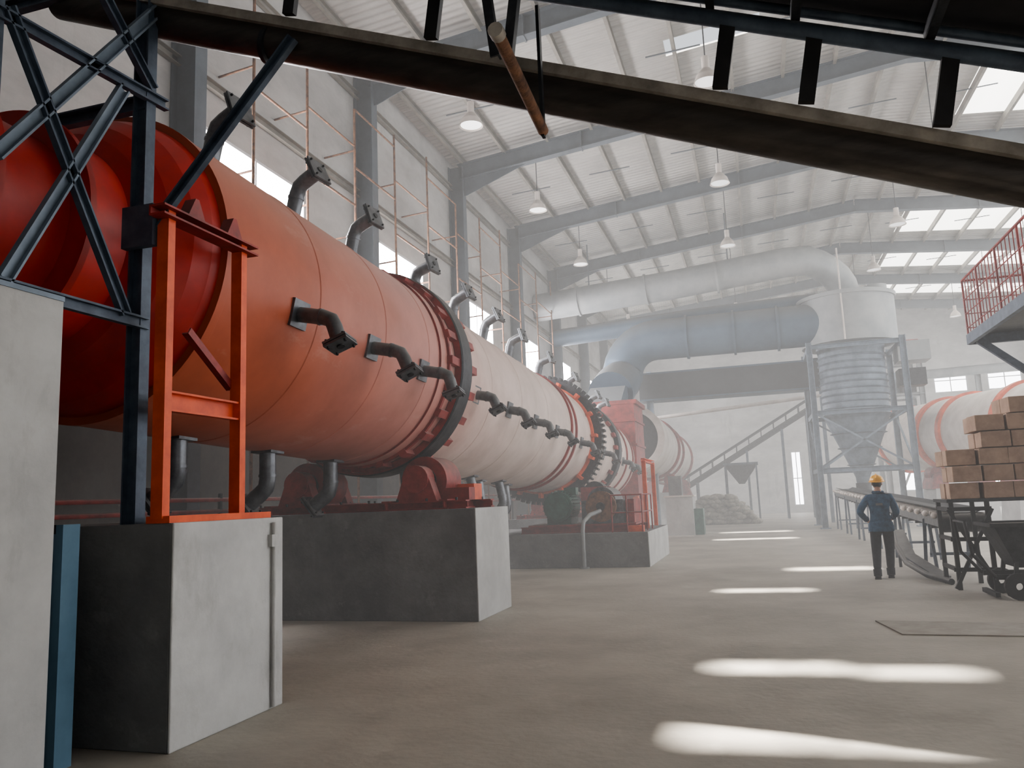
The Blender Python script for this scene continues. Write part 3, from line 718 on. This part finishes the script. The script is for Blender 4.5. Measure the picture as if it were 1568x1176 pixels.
b.tube([(cx-.7,cy-.35,.3),(cx-.95,cy-.35,.6),(cx-1.0,cy-.3,1.05),(cx-1.0,cy+.3,1.05),(cx-.95,cy+.35,.6),(cx-.7,cy+.35,.3)],.025,'black',8)
b.done('tub_cart')
b=B(); px0,px1,py0,py1,pz=3.85,9.0,11.6,16.0,4.25
b.bx(px0,px1,py0,py1,pz-.02,pz+.02,'steeldk')
for y in(py0,py1): b.chan((px0,y,pz-.1),(px1,y,pz-.1),.08,.18,'blue')
b.chan((px0,py0,pz-.1),(px0,py1,pz-.1),.08,.18,'blue'); b.chan((px0+1.6,py0,pz-.1),(px0+1.6,py1,pz-.1),.08,.18,'blue')
for y in(py0+.2,py1-.2):
    b.ibeam((px0+2.4,y,0),(px0+2.4,y,pz-.1),.18,.18,'blue',up=V((1,0,0))); b.bar((px0+.1,y,pz-.15),(px0+2.4,y,pz-2.2),.09,.12,'blue')
    b.ibeam((px1-.3,y,0),(px1-.3,y,pz-.1),.18,.18,'blue',up=V((1,0,0)))
n=23
for i in range(n+1):
    y=py0+(py1-py0)*i/n; b.cyl((px0,y,pz),(px0,y,pz+1.0),.02 if i%6==0 else .009,'red',seg=6)
n=26
for i in range(n+1):
    x=px0+(px1-px0)*i/n; b.cyl((x,py1,pz),(x,py1,pz+1.0),.02 if i%6==0 else .009,'red',seg=6)
for z in(.12,.38,.64,1.0):
    r=.022 if z>.9 else .01
    b.cyl((px0,py0,pz+z),(px0,py1,pz+z),r,'red',seg=8); b.cyl((px0,py1,pz+z),(px1,py1,pz+z),r,'red',seg=8)
b.done('elevated_platform')
b=B()
for x in(6.6,8.6):
    for y in(46,48.5): b.ibeam((x,y,0),(x,y,8.2),.25,.25,'duct',up=V((1,0,0)))
for z in(4.5,6.3,8.2):
    for y in(46,48.5): b.chan((6.6,y,z),(8.6,y,z),.1,.2,'duct')
    b.bx(6.5,8.7,45.9,48.6,z,z+.05,'duct')
b.cyl((7.2,47,6.35),(7.2,47,7.6),.5,'bluelt',seg=20); b.bx(7.7,8.4,46.3,47.6,6.35,7.2,'steeldk')
b.cyl((7.6,47.2,8.25),(7.6,47.2,9.3),.6,'duct',seg=20)
for x in(6.55,8.65): b.cyl((x,45.95,8.25),(x,45.95,9.2),.03,'red',seg=6)
b.cyl((6.55,45.95,9.2),(8.65,45.95,9.2),.03,'red',seg=6)
b.bar((6.6,46,0),(8.6,46,4.5),.1,.1,'duct')
b.ibeam((8.7,47,7.4),(18.4,47,7.6),.3,.5,'duct')
for x in(11.5,15,18): b.ibeam((x,47,0),(x,47,7.2),.25,.25,'duct',up=V((1,0,0)))
b.done('machinery_tower')
b=B(); b.hexa([(1.35,9.7,0),(2.75,9.65,0),(2.75,10.5,0),(1.2,10.65,0)],[(1.35,9.7,.014),(2.75,9.65,.014),(2.75,10.5,.014),(1.2,10.65,.014)],'board'); b.done('floor_plate')

# ------------------------------------------------------------ worker
def build_worker(loc):
    root=bpy.data.objects.new('worker',None); scene.collection.objects.link(root); root.location=loc
    pts=[((0,0,.95),(.165,.12)),((0,0,1.1),(.16,.12)),((0,.015,1.3),(.195,.135)),((0,.03,1.43),(.13,.10)),((0,.045,1.5),(.062,.062)),((0,.06,1.6),(.055,.06)),
      ((-.19,.02,1.39),(.082,.08)),((-.33,-.06,1.15),(.068,.066)),((-.235,.15,1.02),(.052,.05)),
      ((.19,.02,1.39),(.082,.08)),((.27,.0,1.13),(.068,.066)),((.21,.2,1.05),(.052,.05)),
      ((-.1,-.01,.86),(.105,.11)),((-.115,.0,.49),(.083,.085)),((-.13,-.12,.12),(.065,.065)),
      ((.1,.01,.86),(.105,.11)),((.10,.12,.49),(.083,.085)),((.08,.12,.12),(.065,.065))]
    ed=[(0,1),(1,2),(2,3),(3,4),(4,5),(2,6),(6,7),(7,8),(2,9),(9,10),(10,11),(0,12),(12,13),(13,14),(0,15),(15,16),(16,17)]
    me=bpy.data.meshes.new('body'); me.from_pydata([p for p,_ in pts],ed,[]); o=bpy.data.objects.new('tmpbody',me); scene.collection.objects.link(o)
    sk=o.modifiers.new('s','SKIN'); sk.use_smooth_shade=True; sb=o.modifiers.new('ss','SUBSURF'); sb.levels=2; sb.render_levels=2
    for i,(p,r) in enumerate(pts):
        me.skin_vertices[0].data[i].radius=r; me.skin_vertices[0].data[i].use_root=(i==0)
    bpy.context.view_layer.update()
    dg=bpy.context.evaluated_depsgraph_get(); ev=o.evaluated_get(dg); m2=bpy.data.meshes.new_from_object(ev)
    bpy.data.objects.remove(o)
    m2.name='body'; m2.materials.clear()
    for k in('jacket','trouser','skin'): m2.materials.append(M[k])
    for p in m2.polygons:
        z=p.center.z; p.use_smooth=True
        p.material_index=1 if (z<.87 ) else (2 if z>1.5 else 0)
    bo=bpy.data.objects.new('body',m2); scene.collection.objects.link(bo); bo.parent=root
    b=B()
    b.lathe((0,0,.84),(0,0,1),[(-.03,.20),(0,.21),(.12,.195),(.16,.16)],24,'jacket')
    for v in b.bm.verts: v.co.y*=.74
    b.tube([(-.075,.03,1.49),(0,-.04,1.485),(.075,.03,1.49),(.05,.1,1.47),(-.05,.1,1.47),(-.075,.03,1.49)],.028,'jacket',8)
    for x,y in((-.13,-.12),(.08,.12)):
        b.ball((x,y+.06,.05),(.055,.15,.05),'black',14); b.bx(x-.05,x+.05,y-.08,y+.2,0,.025,'black'); b.tube([(x,y-.01,.05),(x,y,.17)],.06,'trouser',12,rs=[.066,.07])
    b.bx(-.05,.06,-.133,-.122,1.26,1.3,'pipe')
    b.done('clothes',parent=root)
    b=B(); hc=V((0,.075,1.645))
    b.ball(hc,(.076,.095,.112),'skin',20); b.ball(hc+V((0,.045,-.06)),(.052,.055,.05),'skin',14)
    b.ball(hc+V((0,.1,-.01)),(.013,.02,.022),'skin',10)
    for s in(-1,1):
        b.ball(hc+V((s*.03,.086,.015)),(.012,.01,.008),'white',8); b.ball(hc+V((s*.03,.094,.015)),.005,'black',8)
        b.ball(hc+V((s*.078,.0,-.005)),(.012,.02,.032),'skin',10)
    b.ball(hc+V((0,.093,-.052)),(.024,.01,.006),'red',8)
    b.ball(hc+V((0,-.02,.01)),(.081,.083,.1),'hair',16)
    b.done('head',parent=root)
    b=B(); t=hc+V((0,-.005,.035))
    b.lathe(t,(0,-.12,1),[(0,.118),(.03,.116),(.07,.10),(.1,.072),(.118,.035),(.122,.001)],28,'yellow')
    b.lathe(t,(0,-.12,1),[(0,.118),(-.004,.135),(.006,.135),(.008,.117)],28,'yellow')
    b.tube([t+V((0,-.10,.06)),t+V((0,-.06,.112)),t+V((0,.0,.13)),t+V((0,.07,.105)),t+V((0,.11,.05))],.012,'yellow',8)
    b.ball(t+V((0,.13,.0)),(.07,.06,.008),'yellow',12)
    b.done('hard_hat',parent=root)
    for s,w,e in((-1,V((-.235,.15,1.02)),V((-.33,-.06,1.15))),(1,V((.21,.2,1.05)),V((.27,0,1.13)))):
        b=B(); d=(w-e).normalized()
        up=V((1,0,0)).cross(d).normalized(); sd=d.cross(up)
        b.ball(w+d*.055,(.022,.05,.04),'skin',12,Matrix((sd,d,up)).transposed())
        for i,L in enumerate((.07,.08,.075,.058)):
            r0=w+d*.09+up*(.027-.018*i); 
            b.tube([r0,r0+d*L*.45-V((s*.006,0,0)),r0+d*L*.75-V((s*.022,0,.004)),r0+d*L*.85-V((s*.042,0,.006))],.009,'skin',8,rs=[.0095,.009,.0085,.007])
        r0=w+d*.035+up*.03; b.tube([r0,r0+up*.03+d*.02,r0+up*.035+d*.05-V((s*.01,0,0))],.01,'skin',8,rs=[.012,.011,.008])
        b.cyl(w-d*.02,w+d*.02,.052,'jacket',seg=14)
        b.done('hand_left' if s<0 else 'hand_right',parent=root)
    root.rotation_euler=(0,0,math.radians(-8))
build_worker((2.0,15.5,0))

# ------------------------------------------------------------ dusty air, its brightness put in as volume emission
def haze():
    m=bpy.data.materials.new('dusty_air_glow'); m.use_nodes=True; nt=m.node_tree; N=nt.nodes
    for n in list(N): N.remove(n)
    out=N.new('ShaderNodeOutputMaterial'); ab=N.new('ShaderNodeVolumeAbsorption'); em=N.new('ShaderNodeEmission'); ad=N.new('ShaderNodeAddShader')
    ab.inputs['Density'].default_value=.0115; ab.inputs['Color'].default_value=(0,0,0,1)
    em.inputs['Color'].default_value=(1.0,.97,.95,1); em.inputs['Strength'].default_value=.0088
    nt.links.new(ab.outputs[0],ad.inputs[0]); nt.links.new(em.outputs[0],ad.inputs[1]); nt.links.new(ad.outputs[0],out.inputs['Volume'])
    M['haze']=m
    b=B(); b.bx(XL+.02,XR-.02,6.5,YF-.02,.02,12.7,'haze'); b.done('dusty_air_glow')
haze()

# ------------------------------------------------------------ lights
w=bpy.data.worlds.new('world'); scene.world=w; w.use_nodes=True; bg=w.node_tree.nodes['Background']
bg.inputs['Color'].default_value=(.90,.94,1,1); bg.inputs['Strength'].default_value=1.0
sl=bpy.data.lights.new('sun','SUN'); sl.energy=42; sl.angle=math.radians(1.7); sl.color=(1,.95,.90)
so=bpy.data.objects.new('sun',sl); scene.collection.objects.link(so)
dv=V((0,math.sin(math.radians(30)),-math.cos(math.radians(30))))
so.rotation_euler=dv.to_track_quat('-Z','Y').to_euler(); so.location=(0,-10,30)
scene.view_settings.view_transform='AgX'
scene.view_settings.exposure=-0.02
try: scene.view_settings.look='AgX - Medium High Contrast'
except Exception: pass
